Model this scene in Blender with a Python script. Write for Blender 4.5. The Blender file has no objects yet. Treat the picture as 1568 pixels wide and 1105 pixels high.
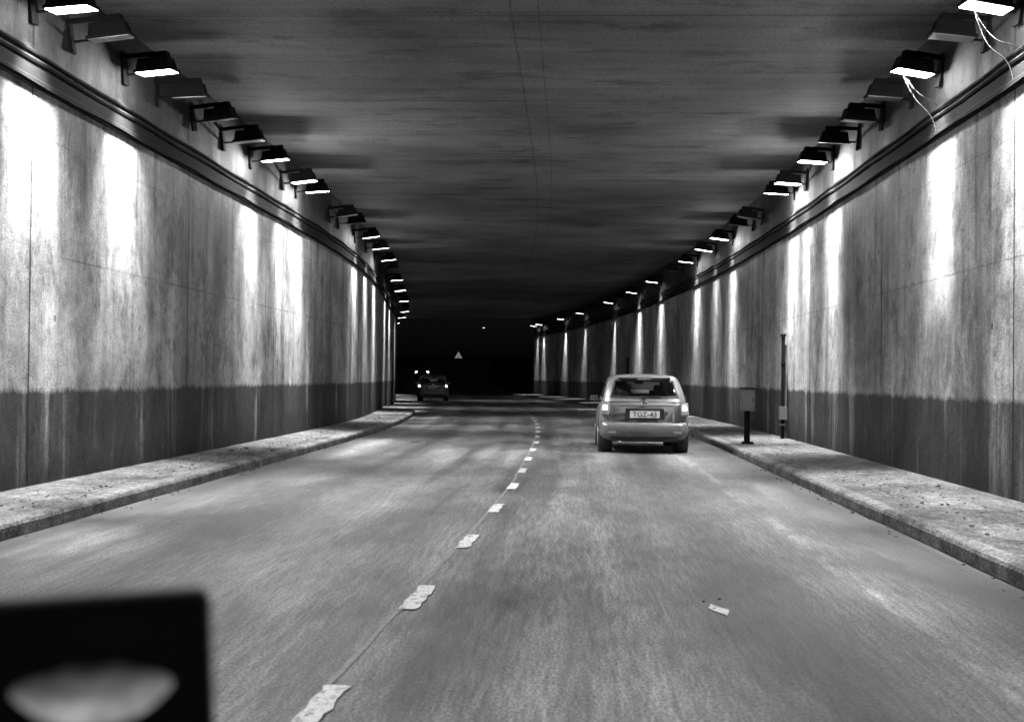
import bpy, math, random
from mathutils import Vector, Matrix
random.seed(7)
scene=bpy.context.scene
COL=scene.collection
scene.view_settings.view_transform='Standard'
scene.view_settings.look='None'
scene.view_settings.exposure=0

# ------------------------------------------------------------ path
def off(z):
    if z<25: return 0.0
    if z<100: return (z-25)**2/760.0
    d=z-100; b=75**2/760.0
    if d<60: return b+0.197*d-0.0012*d*d
    return b+0.197*60-0.0012*3600+(0.197-0.144)*(d-60)
def elev(z):
    if z<100: return 0.0
    d=z-100
    if d<30: return d*d*0.0006
    return 0.54+0.036*(d-30) if d<180 else 0.54+0.036*150
LW,RW=-5.85,4.68      # wall laterals
LK,RK=-4.70,3.10      # kerb laterals
CEIL=5.9; END=100.0
def ex(z):            # the left side widens a little along the bend
    t=min(1,max(0,(z-32)/30)); return -.85*t*t*(3-2*t)
def P(z,lat,h): return (lat-off(z), z, h+elev(z))
def frange(a,b,s):
    o=[];x=a
    while x<b-1e-6: o.append(x); x+=s
    o.append(b); return o
# ------------------------------------------------------------ nodes
class G:
    def __init__(s,name):
        s.m=bpy.data.materials.new(name); s.m.use_nodes=True
        s.nt=s.m.node_tree; s.b=s.nt.nodes['Principled BSDF']
        s.out=s.nt.nodes['Material Output']
    def n(s,t,ins=None,**pr):
        nd=s.nt.nodes.new(t)
        for k,v in pr.items(): setattr(nd,k,v)
        for k,v in (ins or {}).items(): s.set(nd.inputs[k],v)
        return nd
    def set(s,sock,v):
        if isinstance(v,bpy.types.NodeSocket): s.nt.links.new(v,sock)
        else: sock.default_value=v
    def m2(s,op,a,b=0.0,c=0.0,clamp=False):
        nd=s.n('ShaderNodeMath',operation=op); nd.use_clamp=clamp
        s.set(nd.inputs[0],a); s.set(nd.inputs[1],b); s.set(nd.inputs[2],c)
        return nd.outputs[0]
    def mul(s,a,b): return s.m2('MULTIPLY',a,b)
    def add(s,a,b): return s.m2('ADD',a,b)
    def sub(s,a,b): return s.m2('SUBTRACT',a,b)
    def mr(s,v,a,b,c,d):
        nd=s.n('ShaderNodeMapRange',{'Value':v,'From Min':a,'From Max':b,'To Min':c,'To Max':d})
        return nd.outputs[0]
    def uv(s):
        t=s.n('ShaderNodeTexCoord'); x=s.n('ShaderNodeSeparateXYZ',{0:t.outputs['UV']})
        return t.outputs['UV'],x.outputs[0],x.outputs[1]
    def noise(s,vec,sx,sy,sz=1.0,scale=1.0,detail=3.0,rough=0.6,dist=0.0):
        mp=s.n('ShaderNodeVectorMath',{0:vec,1:(sx,sy,sz)},operation='MULTIPLY')
        return s.n('ShaderNodeTexNoise',{'Vector':mp.outputs[0],'Scale':scale,'Detail':detail,'Roughness':rough,'Distortion':dist}).outputs['Fac']
    def line(s,u,per,o,w):
        a=s.m2('FLOORED_MODULO',s.sub(u,o-per/2),per)
        d=s.m2('ABSOLUTE',s.sub(a,per/2))
        return s.m2('LESS_THAN',d,w)
    def band(s,u,c,w,soft):
        d=s.m2('ABSOLUTE',s.sub(u,c))
        return s.mr(d,w,w+soft,1.0,0.0)
    def fin(s,col,rough=0.8,bump=None,bs=0.3,bd=0.02,spec=0.3,metal=0.0):
        s.set(s.b.inputs['Base Color'],col if isinstance(col,bpy.types.NodeSocket) else (col,col,col,1))
        s.set(s.b.inputs['Roughness'],rough); s.b.inputs['Specular IOR Level'].default_value=spec
        s.b.inputs['Metallic'].default_value=metal
        if bump is not None:
            bn=s.n('ShaderNodeBump',{'Height':bump,'Strength':bs,'Distance':bd})
            s.nt.links.new(bn.outputs[0],s.b.inputs['Normal'])
        return s.m
def plain(name,c,rough=0.6,metal=0.0,spec=0.4,var=0.25,scale=6.0):
    g=G(name); t=g.n('ShaderNodeTexCoord')
    v=g.noise(t.outputs['Object'],1,1,1,scale,3)
    return g.fin(g.mul(g.mr(v,0.25,0.75,1-var,1+var),c),rough,None,0.1,0.01,spec,metal)
def emis(name,e,base=0.8):
    g=G(name); g.fin(base,0.4)
    g.b.inputs['Emission Color'].default_value=(1,1,1,1); g.b.inputs['Emission Strength'].default_value=e
    g.m.cycles.emission_sampling='NONE'
    return g.m

def wall_mat(name,seed,o):
    g=G(name); uv,u,v=g.uv()
    vec=g.n('ShaderNodeVectorMath',{0:uv,1:(seed,seed*.7,seed)},operation='ADD').outputs[0]
    big=g.noise(vec,0.42,0.45,1,1,4,.65,.4)
    streak=g.noise(vec,1.7,0.14,1,1,4,.65,.3)
    fine=g.noise(vec,8,6,1,1,5,.8)
    grain=g.noise(vec,60,60,1,1,2,.8)
    drip=g.noise(vec,4.2,0.25,1,1,4,.65,.3)
    blot=g.noise(vec,1.6,1.1,1,1,5,.8,.3)
    c=g.mul(g.mr(big,.3,.7,.45,1.45),g.mr(streak,.32,.68,.5,1.35))
    c=g.mul(c,g.mr(blot,.5,.64,1.1,.55))
    c=g.mul(c,g.mr(fine,.3,.7,.65,1.3)); c=g.mul(c,g.mr(grain,.3,.7,.5,1.5))
    dm=g.mul(g.mr(drip,.54,.66,0,1),g.mr(v,1.6,4.6,0.2,1.0))
    c=g.mul(c,g.mr(dm,0,1,1,.42))
    pn=g.n('ShaderNodeTexWhiteNoise',{'W':g.m2('FLOOR',g.m2('DIVIDE',g.sub(u,o),5.85))},noise_dimensions='1D').outputs['Value']
    c=g.mul(c,g.mr(pn,0,1,.75,1.15))
    wu=g.add(u,g.mul(g.sub(fine,.5),.05))
    jv=g.line(wu,5.85,o,.022)
    jf=g.mul(g.line(wu,2.925,o,.006),g.mr(blot,.45,.55,0,1))
    vv=g.add(v,g.mul(g.sub(fine,.5),.07))
    jh=g.m2('MAXIMUM',g.m2('LESS_THAN',g.m2('ABSOLUTE',g.sub(vv,2.72)),.011),g.m2('LESS_THAN',g.m2('ABSOLUTE',g.sub(vv,4.0)),.006))
    jh=g.mul(jh,g.mr(big,.4,.55,.1,1))
    hole=g.mul(g.line(u,2.925,o+.7,.028),g.m2('LESS_THAN',g.m2('ABSOLUTE',g.sub(v,2.02)),.035))
    c=g.mul(c,g.mr(jv,0,1,1,.2)); c=g.mul(c,g.mr(jf,0,1,1,.7)); c=g.mul(c,g.mr(jh,0,1,1,.6)); c=g.mul(c,g.mr(hole,0,1,1,.35))
    edge=g.add(g.mul(g.sub(fine,.5),.09),g.add(g.mul(g.sub(streak,.5),.12),g.mul(g.sub(blot,.5),.16)))
    dd=g.mr(g.add(v,edge),1.17,1.24,1,0)
    wash=g.mr(streak,.56,.70,0,.55)
    dd=g.mul(dd,g.sub(1.0,wash))
    c=g.mul(c,g.mr(dd,0,1,1,.15))
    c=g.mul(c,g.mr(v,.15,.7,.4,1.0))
    c=g.mul(c,g.mr(v,4.6,4.85,1.0,.10))     # shade above the cable tray, painted into the wall colour
    c=g.mul(c,.27)
    return g.fin(c,g.mr(streak,.3,.7,.6,.85),g.add(fine,g.mul(grain,.4)),.6,.02,.2)
def ceil_mat():
    g=G('ceiling_concrete'); uv,u,v=g.uv()
    board=g.noise(uv,4.5,0.08,1,1,3,.6)
    big=g.noise(uv,0.28,0.22,1,1,3,.6,.5)
    blot=g.noise(uv,1.6,.6,1,1,5,.75,.4)
    fine=g.noise(uv,26,18,1,1,3,.8)
    c=g.mul(g.mr(board,.3,.7,.8,1.15),g.mr(big,.3,.7,.5,1.4))
    c=g.mul(c,g.mr(blot,.52,.68,1.05,.42)); c=g.mul(c,g.mr(fine,.3,.7,.55,1.4))
    jb=g.line(u,.62,0,.008); jt=g.line(u,5.0,1.2,.02)
    vw=g.add(v,g.mul(g.sub(board,.5),.10))
    js=g.m2('MAXIMUM',g.m2('LESS_THAN',g.m2('ABSOLUTE',g.sub(vw,-.76)),.014),g.m2('LESS_THAN',g.m2('ABSOLUTE',g.sub(vw,-.42)),.008))
    c=g.mul(c,g.mr(jb,0,1,1,.75)); c=g.mul(c,g.mr(jt,0,1,1,.45)); c=g.mul(c,g.mr(js,0,1,1,.6))
    return g.fin(g.mul(c,.12),.85,board,.35,.02,.2)
def road_mat():
    g=G('asphalt'); uv,u,v=g.uv()
    grit=g.noise(uv,26,60,1,1,3,.85)
    grit2=g.noise(uv,2.0,26,1,1,3,.7)
    lng=g.noise(uv,.10,2.6,1,1,4,.65)
    big=g.noise(uv,.28,.7,1,1,4,.65,.3)
    c=g.mul(g.mr(grit,.3,.7,.15,1.85),g.mr(grit2,.3,.7,.6,1.4))
    c=g.mul(c,g.mr(lng,.3,.7,.5,1.45)); c=g.mul(c,g.mr(big,.3,.7,.42,1.5))
    for cc in (-3.9,-2.2,.35,2.0):
        c=g.mul(c,g.mr(g.band(v,cc,.1,.5),0,1,1,1.25))
    for cc in (-3.0,1.2):
        c=g.mul(c,g.mr(g.band(v,cc,.05,.45),0,1,1,.62))
    c=g.mul(c,g.mr(g.band(v,-.5,.1,.5),0,1,1,.75))
    sc=g.mul(g.band(v,2.02,.03,.07),g.mr(g.noise(uv,.9,3,1,1,4,.7),.45,.6,0,1))
    c=g.mul(c,g.mr(sc,0,1,1,1.8))
    gr=g.m2('MAXIMUM',g.band(v,LK+.10,.10,.45),g.band(v,RK-.15,.10,.40))
    gr=g.mul(gr,g.mr(grit2,.3,.7,.6,1.1))
    c=g.mul(c,g.mr(gr,0,1,1,.22))
    c=g.mul(c,.125)
    return g.fin(c,g.mr(lng,.3,.7,.45,.65),grit,.5,.015,.4)
def pave_mat(name,a,s1=30,joint=None):
    g=G(name); uv,u,v=g.uv()
    n1=g.noise(uv,s1,s1,1,1,3,.85); n2=g.noise(uv,1.2,1.6,1,1,4,.7); n3=g.noise(uv,5,7,1,1,3,.7)
    c=g.mul(g.mr(n1,.3,.7,.1,1.9),g.mr(n2,.3,.7,.45,1.45)); c=g.mul(c,g.mr(n3,.3,.7,.55,1.45))
    if joint:
        j=g.line(u,joint,0,.010); c=g.mul(c,g.mr(j,0,1,1,.5))
    return g.fin(g.mul(c,a),.9,n1,.8,.04,.1)
def worn_mat(name,a):
    g=G(name); uv,u,v=g.uv()
    n1=g.noise(uv,12,14,1,1,4,.8); n2=g.noise(uv,45,70,1,1,2,.8)
    w=g.mul(g.mr(n1,.38,.50,.2,1),g.mr(n2,.3,.6,.55,1))
    return g.fin(g.add(.10,g.mul(w,a-.10)),.7,n2,.4,.01,.3)

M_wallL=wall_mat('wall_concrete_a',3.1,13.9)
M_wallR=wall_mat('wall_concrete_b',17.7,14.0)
M_ceil=ceil_mat(); M_road=road_mat()
M_pave=pave_mat('gritty_pavement',.085,24); M_kerb=pave_mat('kerb_granite',.13,34,1.0)
M_black=plain('dark_steel',.005,.85,.0,.08); M_cable=plain('cable_rubber',.006,.9,0,.08)
M_paint=worn_mat('road_paint',.65); M_seam=worn_mat('seam_filler',.24)
M_lens=emis('lamp_glass_lit',25.0); M_lensoff=plain('lamp_glass_off',.05,.3)
M_ground=plain('dark_soil',.05,.9,scale=.6)

# ------------------------------------------------------------ mesh helpers
def mkobj(name,verts,faces,mats,uvs=None,smooth=False,fm=None,parent=None):
    me=bpy.data.meshes.new(name); me.from_pydata(verts,[],faces)
    if not isinstance(mats,(list,tuple)): mats=[mats]
    for m in mats: me.materials.append(m)
    if uvs is not None:
        l=me.uv_layers.new(name='UVMap')
        for p in me.polygons:
            for li,vi in zip(p.loop_indices,p.vertices): l.data[li].uv=uvs[vi]
    if fm:
        for p,i in zip(me.polygons,fm): p.material_index=i
    for p in me.polygons: p.use_smooth=smooth
    me.update()
    ob=bpy.data.objects.new(name,me); COL.objects.link(ob)
    if parent: ob.parent=parent
    return ob
def strip(name,prof,zs,mat,vmode='len',close=False):
    V=[];U=[];F=[]
    n=None
    for z in zs:
        pr=prof(z); n=len(pr); acc=0; last=None
        for (l,h) in pr:
            V.append(P(z,l,h))
            if last: acc+=math.dist(last,(l,h))
            last=(l,h)
            U.append((z, {'len':acc,'h':h,'lat':l}[vmode]))
    for i in range(len(zs)-1):
        for j in range(n-1):
            a=i*n+j; F.append((a,a+1,a+n+1,a+n))
        if close:
            a=i*n; F.append((a+n-1,a,a+n,a+2*n-1))
    if close:
        F.append(tuple(range(n-1,-1,-1))); F.append(tuple(range((len(zs)-1)*n,len(zs)*n)))
    return mkobj(name,V,F,mat,U)
Z0=-25.0
zs=frange(Z0,END,1.25)
# ------------------------------------------------------------ setting
strip('road',lambda z:[(-7.0,0),(-3,0),(0,0),(2.4,0),(5.0,0)],frange(Z0,END,1.25)+frange(END+2.5,420,2.5),M_road,'lat')
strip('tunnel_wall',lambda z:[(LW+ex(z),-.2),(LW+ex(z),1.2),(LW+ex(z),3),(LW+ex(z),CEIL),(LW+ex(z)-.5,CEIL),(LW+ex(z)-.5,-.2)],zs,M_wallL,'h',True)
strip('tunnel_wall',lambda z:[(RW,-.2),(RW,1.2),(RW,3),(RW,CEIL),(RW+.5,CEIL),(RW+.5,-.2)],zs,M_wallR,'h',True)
strip('tunnel_ceiling',lambda z:[(LW-1.5,CEIL+.003),(LW,CEIL+.003),(-.6,CEIL+.003),(RW,CEIL+.003),(RW+.5,CEIL+.003),(RW+.5,CEIL+.8),(LW-1.5,CEIL+.8)],zs,M_ceil,'lat',True)
def lk(z):
    if z<48: return LK+ex(z)*.6
    t=min(1,(z-48)/8); t=t*t*(3-2*t); a=LK+ex(z)*.6
    return a+(LW+ex(z)+.1-a)*t
zl=frange(Z0,48,1)+frange(48.5,56,.5)
def kj(z): return .008*math.sin(z*1.7)+.006*math.sin(z*4.1)
strip('kerb',lambda z:[(lk(z)+kj(z),-.05),(lk(z)+kj(z),.10),(lk(z)-.015+kj(z),.127),(lk(z)-.045,.142+kj(z)*.4),(lk(z)-.15,.146)],zl,M_kerb,'len')
strip('kerb',lambda z:[(RK+kj(z),-.05),(RK+kj(z),.10),(RK+.015+kj(z),.127),(RK+.045,.142+kj(z)*.4),(RK+.15,.146)],zs,M_kerb,'len')
strip('pavement',lambda z:[(max(lk(z)-.15,LW+ex(z)-.08),.143),(LW+ex(z)-.09,.17)],zl,M_pave,'lat')
strip('pavement',lambda z:[(RK+.15,.143),(RW+.01,.17)],zs,M_pave,'lat')
def cl(z):
    return -.69-.35*(max(0,18-z)/12.5)**1.3
V=[];F=[];U=[]
def quadstrip(z0,z1,l0f,l1f,h,step,jag=0):
    zz=frange(z0,z1,step); b=len(V)
    for z in zz:
        a=random.uniform(-jag,jag); c=random.uniform(-jag,jag)
        V.append(P(z,l0f(z)+a,h)); V.append(P(z,l1f(z)+c,h)); U.append((z,0));U.append((z,.12))
    for i in range(len(zz)-1):
        k=b+2*i; F.append((k,k+1,k+3,k+2))
z=4.97-2.85*5
while z<150:
    quadstrip(z,z+.9,lambda q:cl(q)-.055,lambda q:cl(q)+.055,.008,.08,.012)
    z+=2.85
mkobj('lane_marking',V,F,M_paint,U)
V=[];F=[];U=[]
quadstrip(Z0,60,lambda q:cl(q)-.065,lambda q:cl(q)-.035,.004,.3,.006)
mkobj('road_seam',V,F,M_seam,U)
for s,side in ((1,-1),(-1,1)):
    def Wf(z): return LW+ex(z) if side<0 else RW
    strip('cable_tray',lambda z:[(Wf(z)+s*.002,4.50),(Wf(z)+s*.045,4.50),(Wf(z)+s*.045,4.58),(Wf(z)+s*.035,4.60),(Wf(z)+s*.035,4.72),(Wf(z)+s*.002,4.72)],zs,M_cable,'len',True)
    for k,(dx,h,r) in enumerate(((.035,4.77,.028),(.03,4.86,.02),(.055,4.53,.01))):
        strip('cable',lambda z:[(Wf(z)+s*(dx+r*math.cos(a*math.pi/3)),h+r*math.sin(a*math.pi/3)+.012*math.sin(z*1.9+k)) for a in range(6)],frange(Z0,END,.8),M_cable,'len',True)
gx=[-900,-300,-100,-40,-20,0,20,40,100,300,900]; gy=[-300,-60,0,50,100,115,130,160,200,280,420,900,2500]
V=[];F=[]
for y in gy:
    for x in gx:
        o=off(max(0,min(y,400)))
        d=max(0,abs(x)-20)
        V.append((x-o,y,elev(y)-.12+ (min(8,d*.08) if y>105 else 0)))
n=len(gx)
for i in range(len(gy)-1):
    for j in range(n-1):
        a=i*n+j;F.append((a,a+1,a+n+1,a+n))
mkobj('ground',V,F,M_ground)

# ------------------------------------------------------------ floodlights
def boxv(cx,cy,cz,sx,sy,sz,tt=1.0):
    v=[]
    for k,(t) in ((-1,1.0),(1,tt)):
        for (a,b) in ((-1,-1),(1,-1),(1,1),(-1,1)):
            v.append((cx+a*sx*t,cy+b*sy*t,cz+k*sz))
    f=[(3,2,1,0),(4,5,6,7),(0,1,5,4),(1,2,6,5),(2,3,7,6),(3,0,4,7)]
    return v,f
def multibox(name,parts,mats,parent=None,bev=0.0,loc=None):
    V=[];F=[];fm=[]
    for (c,s,mi,tt) in parts:
        v,f=boxv(*c,*s,tt); b=len(V); V+=v; F+=[tuple(i+b for i in q) for q in f]; fm+=[mi]*6
    ob=mkobj(name,V,F,mats,fm=fm,parent=parent)
    if loc: ob.location=loc
    if bev:
        m=ob.modifiers.new('bevel','BEVEL'); m.width=bev; m.segments=2
    return ob
def light(kind,name,e,size,ob,loc,tgt=None,ang=None,blend=1.0):
    L=bpy.data.lights.new(name,kind); L.energy=e; L.shadow_soft_size=size
    if ang: L.spot_size=math.radians(ang); L.spot_blend=blend
    lo=bpy.data.objects.new(name,L); COL.objects.link(lo); lo.parent=ob; lo.location=loc
    if tgt:
        lo.rotation_mode='QUATERNION'; lo.rotation_quaternion=(Vector(tgt)-Vector(loc)).to_track_quat('-Z','Y')
def floodlight(z,side,lit,power=1.0,flood=0,spill=0):
    W=LW+ex(z) if side<0 else RW
    s=1 if side<0 else -1
    lat=(-5.36+ex(z)) if side<0 else 4.28
    x,y,zz=P(z,lat,5.30)
    wd=(W-lat)
    parts=[((0,0,.09),(.23,.15,.075),0,.86),
           ((0,0,.003),(.25,.17,.018),0,1.0),
           ((-wd*.1,.03,.20),(.12,.08,.05),0,.9),
           ((wd*.5,0,.23),(abs(wd)*.5,.03,.03),0,1.0),
           ((wd*.62,.13,.02),(abs(wd)*.36,.015,.014),0,1.0),
           ((wd+s*.02,0.09,.10),(.02,.08,.22),0,1.0)]
    ob=multibox('floodlight',parts,[M_black],bev=.006,loc=(x,y,zz))
    ob.rotation_euler=(math.radians(random.uniform(2,10)),math.radians(s*random.uniform(-9,-3)),random.uniform(-.12,.12)-0)
    multibox('lens',[((0,0,-.018),(.23,.15,.004),0,1.0)],[M_lens if lit else M_lensoff],parent=ob)
    if lit:
        pj=random.uniform(.75,1.15)*power
        light('SPOT','reflector_beam',4400*pj,.10,ob,(wd*.15,0,-.06),(wd*(1.0+random.uniform(-.05,.1)),random.uniform(-.15,.15),-3.0),random.uniform(40,50))
        if z<60: light('SPOT','reflector_wash',1400*power,.06,ob,(wd*.15,0,-.06),(wd*.95,0,-1.1),82)
        if flood: light('SPOT','road_beam',flood*2.8,.08,ob,(0,0,-.06),(-wd*6.0,-.6,-4.2),78,1)
        if spill: light('POINT','bulb_spill',spill,.06,ob,(0,0,-.10))
    return ob
lit=[(-6,1,400,0),(4,.8,540,0),(10.3,1,560,40),(13.7,1.1,0,60),(16.6,1.0,950,90),(23.4,1.0,1050,200),(26,.55,0,0),(27.4,1,600,200),
     (36.3,.9,500,90),(39.5,.6,0,0),(43.5,1.1,400,60),(52.6,.8,0,0),(59,.8,220,0),(67,.8,0,0),(78,.8,260,0),(86,.8,0,0),(95.5,.8,0,0),(98,.6,0,0)]
offz=[1.5,7.5,14.9,18.1,19.7,21.5,31.5,33.0,47,63,73]
for sd in (-1,1):
    for z,p,fl,sp in lit: floodlight(z,sd,True,p*(1.2 if sd<0 else 1),fl,sp)
    for z in offz: floodlight(z,sd,False)

M_cable_l=plain('cable_grey',.05,.6)
def wire(pts,r=.0025,name='loose_cable'):
    cu=bpy.data.curves.new(name,'CURVE'); cu.dimensions='3D'; cu.bevel_depth=r; cu.bevel_resolution=1
    sp=cu.splines.new('NURBS'); sp.points.add(len(pts)-1); sp.use_endpoint_u=True
    for p,q in zip(sp.points,pts): p.co=(*q,1)
    cu.materials.append(M_cable_l); ob=bpy.data.objects.new(name,cu); COL.objects.link(ob)
for z in (13.7,16.6):
    for a in (-.2,.25):
        wire([P(z,4.15,5.28),P(z+a*.4,4.3,5.0-random.random()*.15),P(z+a,4.5,4.9),P(z+a,4.62,4.75),P(z+a,4.64,4.6)])

# ------------------------------------------------------------ cars
def rr(hw,a,b,r,k=4,ns=(1,1,1,1)):
    pts=[];tag=[]
    cs=[(-hw+r,a+r,math.pi),(hw-r,a+r,1.5*math.pi),(hw-r,b-r,0),(-hw+r,b-r,.5*math.pi)]
    for i,(cx,cy,a0) in enumerate(cs):
        for j in range(k+1):
            t=a0+j/k*math.pi/2; pts.append((cx+r*math.cos(t),cy+r*math.sin(t)))
            tag.append(('c',i,j) if j<k else ('s',i,0))
        nx=cs[(i+1)%4]; p=pts[-1]; t=nx[2]; q=(nx[0]+r*math.cos(t),nx[1]+r*math.sin(t))
        for j in range(1,ns[i]):
            f=j/ns[i]; pts.append((p[0]+(q[0]-p[0])*f,p[1]+(q[1]-p[1])*f)); tag.append(('s',i,j))
    return pts,tag
def loft(name,rings,mats,parent,matf=None,caps=(True,True),smooth=True):
    n=len(rings[0]);V=[p for r in rings for p in r];F=[];fm=[]
    for i in range(len(rings)-1):
        for j in range(n):
            a=i*n+j;b=i*n+(j+1)%n
            F.append((a,b,b+n,a+n)); fm.append(matf(i,j) if matf else 0)
    if caps[0]: F.append(tuple(range(n-1,-1,-1))); fm.append(0)
    if caps[1]: F.append(tuple(range((len(rings)-1)*n,len(rings)*n))); fm.append(0)
    return mkobj(name,V,F,mats,smooth=smooth,fm=fm,parent=parent)
def cyl(name,c,r,w,mat,parent,seg=28,prof=None):
    prof=prof or [(-w,r*.9),(-w*.8,r),(w*.8,r),(w,r*.9)]
    rings=[[(c[0]+x,c[1]+rad*math.cos(2*math.pi*k/seg),c[2]+rad*math.sin(2*math.pi*k/seg)) for k in range(seg)] for x,rad in prof]
    return loft(name,rings,[mat],parent)
def glass_mat():
    g=G('car_glass'); tr=g.n('ShaderNodeBsdfTransparent',{'Color':(.88,.88,.88,1)}); gl=g.n('ShaderNodeBsdfGlossy',{'Color':(1,1,1,1),'Roughness':.04})
    fr=g.n('ShaderNodeFresnel',{'IOR':1.5})
    mx=g.n('ShaderNodeMixShader',{0:fr.outputs[0],1:tr.outputs[0],2:gl.outputs[0]}); g.nt.links.new(mx.outputs[0],g.out.inputs[0]); return g.m
M_glass=glass_mat()
M_tyre=plain('tyre_rubber',.02,.8); M_trim=plain('black_trim',.02,.5); M_seat=plain('seat_fabric',.03,.9)
M_plate=plain('plate_white',.6,.5,var=.1); M_rim=plain('alloy',.3,.35,.6)
M_tail=emis('tail_light_glow',1.6,.6); M_tail3=emis('tail_light_glow_bright',9,.6); M_tail2=plain('tail_light_lens',.22,.15); M_chrome=plain('chrome',.6,.2,1.0)
def paint(name,c):
    g=G(name); t=g.n('ShaderNodeTexCoord'); d=g.noise(t.outputs['Object'],1,1,2,3,4,.7)
    x=g.n('ShaderNodeSeparateXYZ',{0:t.outputs['Object']})
    dirt=g.mr(x.outputs[2],.25,.7,.6,1.0)
    g.fin(g.mul(g.mul(g.mr(d,.3,.7,.8,1.15),c),dirt),g.mr(d,.3,.7,.28,.45),spec=.5,metal=.3)
    g.b.inputs['Coat Weight'].default_value=.5; g.b.inputs['Coat Roughness'].default_value=.1
    return g.m
def make_car(name,loc,heading,body_mat,sc=(1,1,1),plate='TGZ-43',tail=M_tail,head=None):
    root=bpy.data.objects.new(name,None); COL.objects.link(root)
    root.location=loc; root.rotation_euler=(0,0,heading); root.scale=sc
    st=[(-.005,.62,.34,.90,.10),(.015,.70,.31,.955,.13),(.06,.765,.28,.985,.14),(.16,.81,.25,1.0,.15),(.5,.822,.22,1.0,.14),(1.2,.826,.20,.985,.11),(2.2,.826,.2,.965,.11),(2.9,.822,.2,.95,.13),(3.35,.81,.22,.90,.15),(3.7,.775,.24,.82,.16),(3.9,.70,.27,.72,.15),(3.98,.60,.32,.62,.12)]
    rings=[]
    for (y,w,a,b,r) in st:
        pts,_=rr(w,a,b,r,5,(6,6,6,6)); ring=[]
        for (x,zz) in pts:
            t=(zz-a)/(b-a); bulge=1-.07*max(0,(t-.5)/.5)**2-.03*max(0,(.35-t)/.35)
            yy=y
            if y<.3: yy=y+.05*(x/w)**2*(1 if y<.1 else .5)+ (.035*max(0,t-.6)/.4 if y<.1 else 0)
            ring.append((x*bulge,yy,zz))
        rings.append(ring)
    loft('body_shell',rings,[body_mat],root)
    gh=[(.97,.05,3.02,.765,.20),(1.045,.085,2.86,.75,.20),(1.16,.14,2.62,.722,.20),(1.28,.215,2.38,.685,.20),(1.375,.285,2.17,.645,.20),(1.42,.31,2.05,.615,.20),(1.455,.36,1.93,.56,.2),(1.48,.5,1.75,.43,.2)]
    rings=[];tag=None
    for (zz,ya,yb,w,r) in gh:
        pts,tag=rr(w,ya,yb,r,4,(6,9,6,9)); ring=[]
        for (x,y) in pts: ring.append((x,y+.05*(x/w)**2*(1 if y<1 else -1), zz+ (.014*(1-(x/w)**2) if zz>1.4 else 0)))
        rings.append(ring)
    def mf(i,j):
        t=tag[j]
        if i in (1,2,3):
            if t[0]=='s' and not (t[1] in (1,3) and t[2] in ((3,) if t[1]==1 else (5,))) : return 1
            if t[0]=='c' and i<4 and ((t[1] in(0,) and t[2]==3) or (t[1]==1 and t[2]==0)): return 1
        return 0
    loft('cabin_roof_and_windows',rings,[body_mat,M_glass],root,mf,caps=(False,True))
    def yr(zz):
        for a,b in zip(gh,gh[1:]):
            if a[0]<=zz<=b[0]:
                f=(zz-a[0])/(b[0]-a[0]); return a[1]+(b[1]-a[1])*f, a[3]+(b[3]-a[3])*f
        return gh[-1][1],gh[-1][3]
    def rp(x,zz,o=-.012):
        y,w=yr(zz); return (x,y+.05*(x/w)**2+o,zz)
    def bandp(nm,pts_a,pts_b,mat,o):
        V=[rp(x,zz,o) for x,zz in pts_a]+[rp(x,zz,o) for x,zz in pts_b]; k=len(pts_a)
        return mkobj(nm,V,[(i,i+1,i+1+k,i+k) for i in range(k-1)],mat,parent=root)
    xs=[i/10-1 for i in range(21)]
    bandp('window_frame_lower',[(x*.63,1.035+.02*x*x) for x in xs],[(x*.62,1.065+.03*x*x) for x in xs],M_trim,-.01)
    bandp('window_frame_upper',[(x*.535,1.352-.012*x*x) for x in xs],[(x*.53,1.378) for x in xs],M_trim,-.01)
    for s in (-1,1):
        bandp('window_frame_side',[(s*(.632-.10*t),1.05+.325*t) for t in (0,.25,.5,.75,1)],[(s*(.60-.09*t),1.05+.325*t) for t in (0,.25,.5,.75,1)],M_trim,-.008)
    multibox('roof_spoiler',[((0,.30,1.425),(.50,.07,.012),0,.96)],[body_mat],root,.01)
    multibox('high_brake_light',[((0,.235,1.398),(.13,.008,.010),0,1)],[M_tail2],root)
    multibox('tailgate_crease',[((0,.0,.90),(.50,.012,.006),0,1)],[M_trim],root)
    multibox('plate_recess',[((0,-.018,.745),(.36,.012,.105),0,.97)],[M_trim],root,.008)
    multibox('number_plate',[((0,-.038,.735),(.27,.004,.065),0,1)],[M_plate],root,.003)
    multibox('handle_strip',[((0,-.035,.845),(.30,.012,.014),0,1)],[M_chrome],root,.004)
    fc=bpy.data.curves.new('plate_text','FONT'); fc.body=plate; fc.size=.135; fc.align_x='CENTER'; fc.align_y='CENTER'; fc.extrude=.001
    fc.materials.append(M_trim); to=bpy.data.objects.new('plate_text',fc); COL.objects.link(to); to.parent=root
    to.location=(0,-.046,.735); to.rotation_euler=(math.pi/2,0,0)
    cyl('badge',(0,0,0),.04,.006,M_chrome,root).matrix_local=Matrix.Translation((0,.0,.945))@Matrix.Rotation(math.pi/2,4,'Z')
    multibox('rear_wiper',[((.14,.075,1.075),(.17,.006,.008),0,1),((0,.06,1.05),(.03,.02,.025),0,1)],[M_trim],root,.003)
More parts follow.
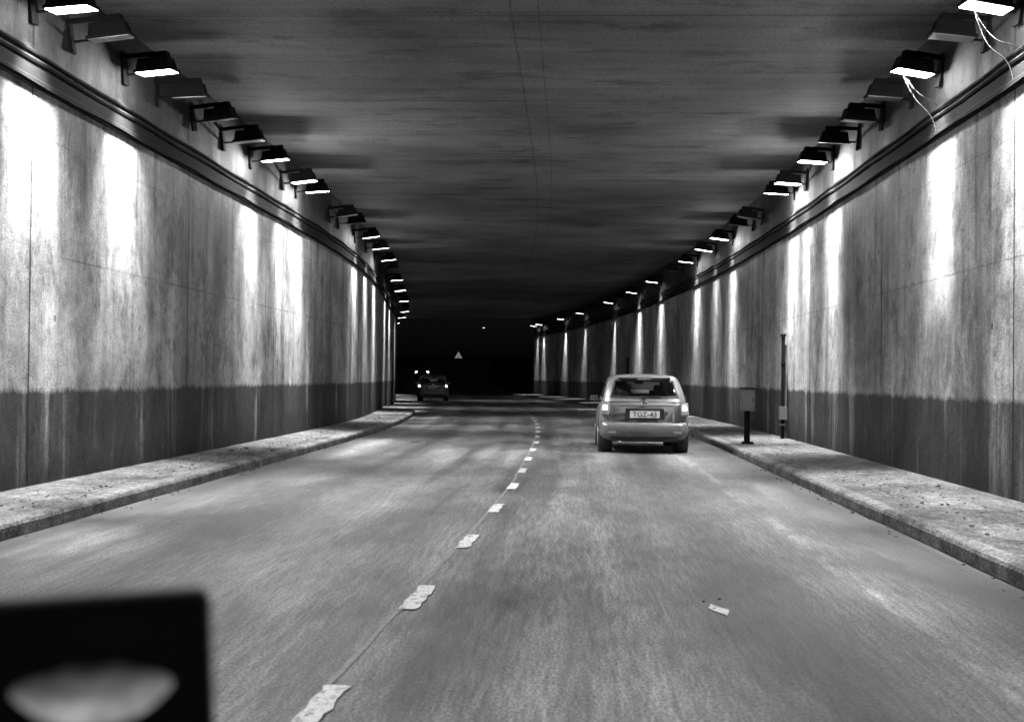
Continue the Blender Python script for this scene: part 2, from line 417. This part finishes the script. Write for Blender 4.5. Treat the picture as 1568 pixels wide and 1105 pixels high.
    for s in (-1,1):
        multibox('tailgate_gap',[((s*.56,-.005,.74),(.004,.02,.15),0,1)],[M_trim],root)
        t=multibox('tail_light',[((0,0,0),(.085,.05,.125),0,.9)],[M_tail2],root,.025)
        t.location=(s*.715,.055,.835); t.rotation_euler=(math.radians(-6),0,s*math.radians(24))
        t=multibox('tail_light_bulb',[((0,0,0),(.06,.05,.055),0,.8)],[tail],root,.02)
        t.location=(s*.71,.040,.86); t.rotation_euler=(0,0,s*math.radians(24))
        t=multibox('indicator',[((0,0,0),(.06,.05,.032),0,.9)],[M_tail2],root,.012); t.location=(s*.715,.044,.78); t.rotation_euler=(0,0,s*math.radians(24))
        multibox('reflector',[((s*.60,-.062,.40),(.07,.01,.018),0,1)],[M_tail2],root,.004)
        m=multibox('wing_mirror',[((0,0,0),(.085,.05,.055),0,.85),((-s*.09,0,-.04),(.05,.02,.012),0,1)],[body_mat],root,.02); m.location=(s*.875,2.5,1.0)
        for wy in (.70,3.16):
            cyl('wheel_arch',(s*.70,wy,.31),.365,.132,M_trim,root)
            cyl('tyre',(s*.735,wy,.30),.30,.10,M_tyre,root)
            cyl('hub',(s*.79,wy,.30),.19,.055,M_rim,root,10)
        multibox('headlight',[((s*.60,3.80,.66),(.13,.10,.07),0,.8)],[head or M_tail2],root,.02)
    st=[(.30,-.01,.74),(.34,-.055,.775),(.42,-.075,.79),(.52,-.075,.79),(.565,-.06,.782),(.59,-.01,.76)]
    rings=[]
    for zz,y,w in st:
        pts,_=rr(w,y,.42,.15,5,(6,2,2,2)); rings.append([(x,yy+.05*(x/w)**2*(1 if yy<.2 else 0),zz) for x,yy in pts])
    loft('rear_bumper',rings,[body_mat],root)
    multibox('lower_valance',[((0,.06,.275),(.60,.08,.05),0,1.05)],[M_trim],root,.015)
    cyl('exhaust',(0,0,0),.03,.08,M_chrome,root).matrix_local=Matrix.Translation((-.45,.02,.22))@Matrix.Rotation(math.pi/2,4,'Z')
    parts=[]
    for s in (-1,1):
        parts+=[((s*.36,.78,.95),(.24,.06,.12),0,.9),((s*.34,.78,1.12),(.11,.04,.05),0,.9),((s*.36,1.75,1.0),(.21,.06,.18),0,.85),((s*.36,1.75,1.23),(.10,.04,.06),0,.85)]
    parts+=[((0,2.6,.98),(.66,.12,.05),0,.9),((0,2.2,1.33),(.1,.02,.03),0,1)]
    multibox('seats_and_dashboard',parts,[M_seat],root,.03)
    return root
M_silver=paint('silver_grey_paint',.20); M_darkp=paint('dark_paint',.14)
zc=24.6
make_car('hatchback_car',(1.42,zc,0),0.0,M_silver,(1.03,1,1.0))
zc=74.0
sl=lambda z:(off(z+.5)-off(z-.5))
make_car('estate_car',(-7.75,zc,0),math.atan(sl(zc))*.7,M_darkp,(1.06,1.1,1.02),'ILR-508',M_tail3)
M_head=emis('headlight_glow',80,.8)
zo=150.0
make_car('oncoming_car',(-17.3,zo+4,elev(zo)),math.pi+math.atan(.08),M_darkp,(1,1,1),'XAB-12',M_tail2,M_head)

# ------------------------------------------------------------ roadside objects
x,y,h=P(25.8,3.5,.155)
multibox('electrical_cabinet',[((0,0,.02),(.11,.09,.02),0,1),((0,0,.33),(.045,.035,.33),0,1),((0,0,.86),(.135,.09,.215),1,1),((0,0,1.085),(.15,.105,.014),0,.9),((0,-.093,.86),(.11,.004,.18),2,1),((.09,-.1,.86),(.008,.008,.03),0,1),((-.05,-.01,.3),(.012,.05,.32),0,1)],[M_black,plain('cabinet_grey',.08,.5),plain('cabinet_door',.10,.5)],bev=.006,loc=(x,y,h))
x,y,h=P(28.0,4.55,.16)
multibox('standpipe',[((0,0,1.1),(.035,.035,1.1),0,1),((.07,.05,1.0),(.02,.02,1.0),1,1),((0,-.02,.55),(.08,.06,.14),2,1),((0,0,.3),(.06,.05,.02),2,1),((0,0,1.6),(.05,.045,.02),0,1),((0,0,2.2),(.05,.05,.03),0,1)],[M_black,plain('galvanised',.10,.4),plain('pipe_box',.08,.5)],bev=.006,loc=(x,y,h))
x,y,h=P(62.0,4.55,.16)
multibox('standpipe',[((0,0,1.1),(.05,.05,1.1),0,1),((0,-.02,.8),(.10,.06,.16),0,1),((0,0,2.2),(.06,.06,.03),0,1)],[M_black],bev=.006,loc=(x,y,h))
root=bpy.data.objects.new('warning_sign',None); COL.objects.link(root)
x,y,h=P(128,3.6,0); x=-10.9; root.location=(x,y,h)
def tri(nm,r,yo,mat,zc=3.0):
    V=[(r*math.sin(a),yo,zc+r*math.cos(a)) for a in (0,2*math.pi/3,4*math.pi/3)]
    V2=[(a,b+.01,c) for a,b,c in V]
    return mkobj(nm,V+V2,[(0,1,2),(5,4,3),(0,3,4,1),(1,4,5,2),(2,5,3,0)],mat,parent=root)
tri('border',.58,-.04,plain('sign_border',.12,.4)); 
tri('face',.42,-.06,emis('sign_face_glow',.2,.8))  # weak emission stands in for headlight thrown back by the face
multibox('symbol',[((0,-.068,2.98),(.03,.004,.13),0,1),((0,-.068,2.8),(.03,.004,.03),0,1)],[M_trim],root)
cy=cyl('post',(0,0,0),.035,1.7,M_rim,root); cy.matrix_local=Matrix.Translation((0,0,1.7))@Matrix.Rotation(math.pi/2,4,'Y')
root=bpy.data.objects.new('street_lamp',None); COL.objects.link(root)
root.location=(-12.2,200,elev(200))
cy=cyl('pole',(0,0,0),.07,3.0,M_rim,root); cy.matrix_local=Matrix.Translation((0,0,3.0))@Matrix.Rotation(math.pi/2,4,'Y')
multibox('arm_and_head',[((-.5,0,6.0),(.5,.03,.03),0,1),((-1.0,0,6.0),(.3,.12,.06),0,.8)],[M_black],root)
multibox('lamp_glass',[((-1.0,-.02,5.93),(.16,.1,.02),0,1)],[emis('street_lamp_glass',3)],root)
V=[];F=[]
def stone(x,y,z,r):
    b=len(V)
    for k in range(8):
        sx,sy,sz=((k&1)*2-1,((k>>1)&1)*2-1,((k>>2)&1))
        V.append((x+sx*r*random.uniform(.5,1),y+sy*r*random.uniform(.5,1.2),z+sz*r*random.uniform(.6,1.1)))
    for q in ((0,1,3,2),(4,6,7,5),(0,4,5,1),(2,3,7,6),(0,2,6,4),(1,5,7,3)): F.append(tuple(b+i for i in q))
for i in range(3500):
    z=5+50*random.random()**1.3
    if random.random()<.4: l=random.uniform(LW+.05,LK-.2); hh=.155
    else: l=RW-.05-abs(random.gauss(0,.6)); hh=.155
    if l>0 and l<RK+.2: continue
    if random.random()<.10: l=random.choice((LK+.03+abs(random.gauss(0,.08)),RK-.03-abs(random.gauss(0,.08)))); hh=0
    if z>45 and l<0: continue
    x,y,h=P(z,l,hh); stone(x,y,h-.003,random.choice((.006,.008,.010,.014,.018)) if random.random()<.995 else .035)
for (z,l) in ((8.05,.9),(8.3,.86),(8.4,.97)):
    x,y,h=P(z,l,0); stone(x,y,h,.01)
mkobj('gravel',V,F,plain('stone_grey',.10,.8,scale=1))
V=[];F=[];U=[]
for k in range(11):
    a=k/11*2*math.pi; r=.055*random.uniform(.5,1.3); V.append((.93+r*math.cos(a)-.03*math.sin(a),8.02+r*3.0*math.sin(a),.006)); U.append((V[-1][0],V[-1][1]))
mkobj('road_patch',V,[tuple(range(11))],M_paint,U)

# ------------------------------------------------------------ own vehicle: dashboard device
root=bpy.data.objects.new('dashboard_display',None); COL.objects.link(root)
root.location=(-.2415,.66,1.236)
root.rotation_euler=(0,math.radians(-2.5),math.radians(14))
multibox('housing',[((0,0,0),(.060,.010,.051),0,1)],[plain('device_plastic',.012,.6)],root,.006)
g=G('reflection_glow'); t=g.n('ShaderNodeTexCoord'); nn=g.noise(t.outputs['Object'],35,1,60,1,2)  # emission imitates a reflection on the device's screen
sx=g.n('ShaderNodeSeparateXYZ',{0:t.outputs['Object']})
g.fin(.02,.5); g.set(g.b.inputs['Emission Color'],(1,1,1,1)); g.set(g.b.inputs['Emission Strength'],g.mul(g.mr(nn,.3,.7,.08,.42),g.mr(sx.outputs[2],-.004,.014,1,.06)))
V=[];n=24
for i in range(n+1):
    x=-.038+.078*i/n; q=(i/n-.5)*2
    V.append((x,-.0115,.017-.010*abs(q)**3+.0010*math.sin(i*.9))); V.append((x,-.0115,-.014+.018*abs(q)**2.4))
mkobj('screen_reflection',V,[(2*i+1,2*i+3,2*i+2,2*i) for i in range(n)],g.m,parent=root)  # lens-shaped sheet, the painted reflection itself
multibox('stalk',[((0,.02,-.09),(.008,.008,.06),0,1),((0,.02,-.15),(.03,.03,.006),0,1)],[M_trim],root,.003)
multibox('car_dashboard',[((0.3,.85,.98),(.75,.25,.04),0,.95),((0.3,.75,.85),(.72,.15,.1),0,1)],[plain('dash_plastic',.015,.7)],bev=.03)

# ------------------------------------------------------------ world
w=bpy.data.worlds.new('World'); scene.world=w; w.use_nodes=True
nt=w.node_tree; bg=nt.nodes['Background']
sky=nt.nodes.new('ShaderNodeTexSky'); sky.sky_type='NISHITA'; sky.sun_disc=False
sky.sun_elevation=math.radians(1); sky.sun_rotation=math.radians(180)
bw=nt.nodes.new('ShaderNodeRGBToBW'); nt.links.new(sky.outputs[0],bw.inputs[0]); nt.links.new(bw.outputs[0],bg.inputs[0])
bg.inputs[1].default_value=.004
# ------------------------------------------------------------ camera
cam=bpy.data.cameras.new('camera'); co=bpy.data.objects.new('camera',cam); COL.objects.link(co)
cam.sensor_width=36; cam.lens=2000/1568*36; cam.clip_end=4000; cam.clip_start=.05
co.matrix_world=Matrix.Translation((0,0,1.4))@Matrix.Rotation(math.radians(2.52),4,'Z')@Matrix.Rotation(math.radians(90+.73),4,'X')@Matrix.Rotation(math.radians(.6),4,'Z')
cam.dof.use_dof=True; cam.dof.focus_distance=26; cam.dof.aperture_fstop=5
scene.camera=co
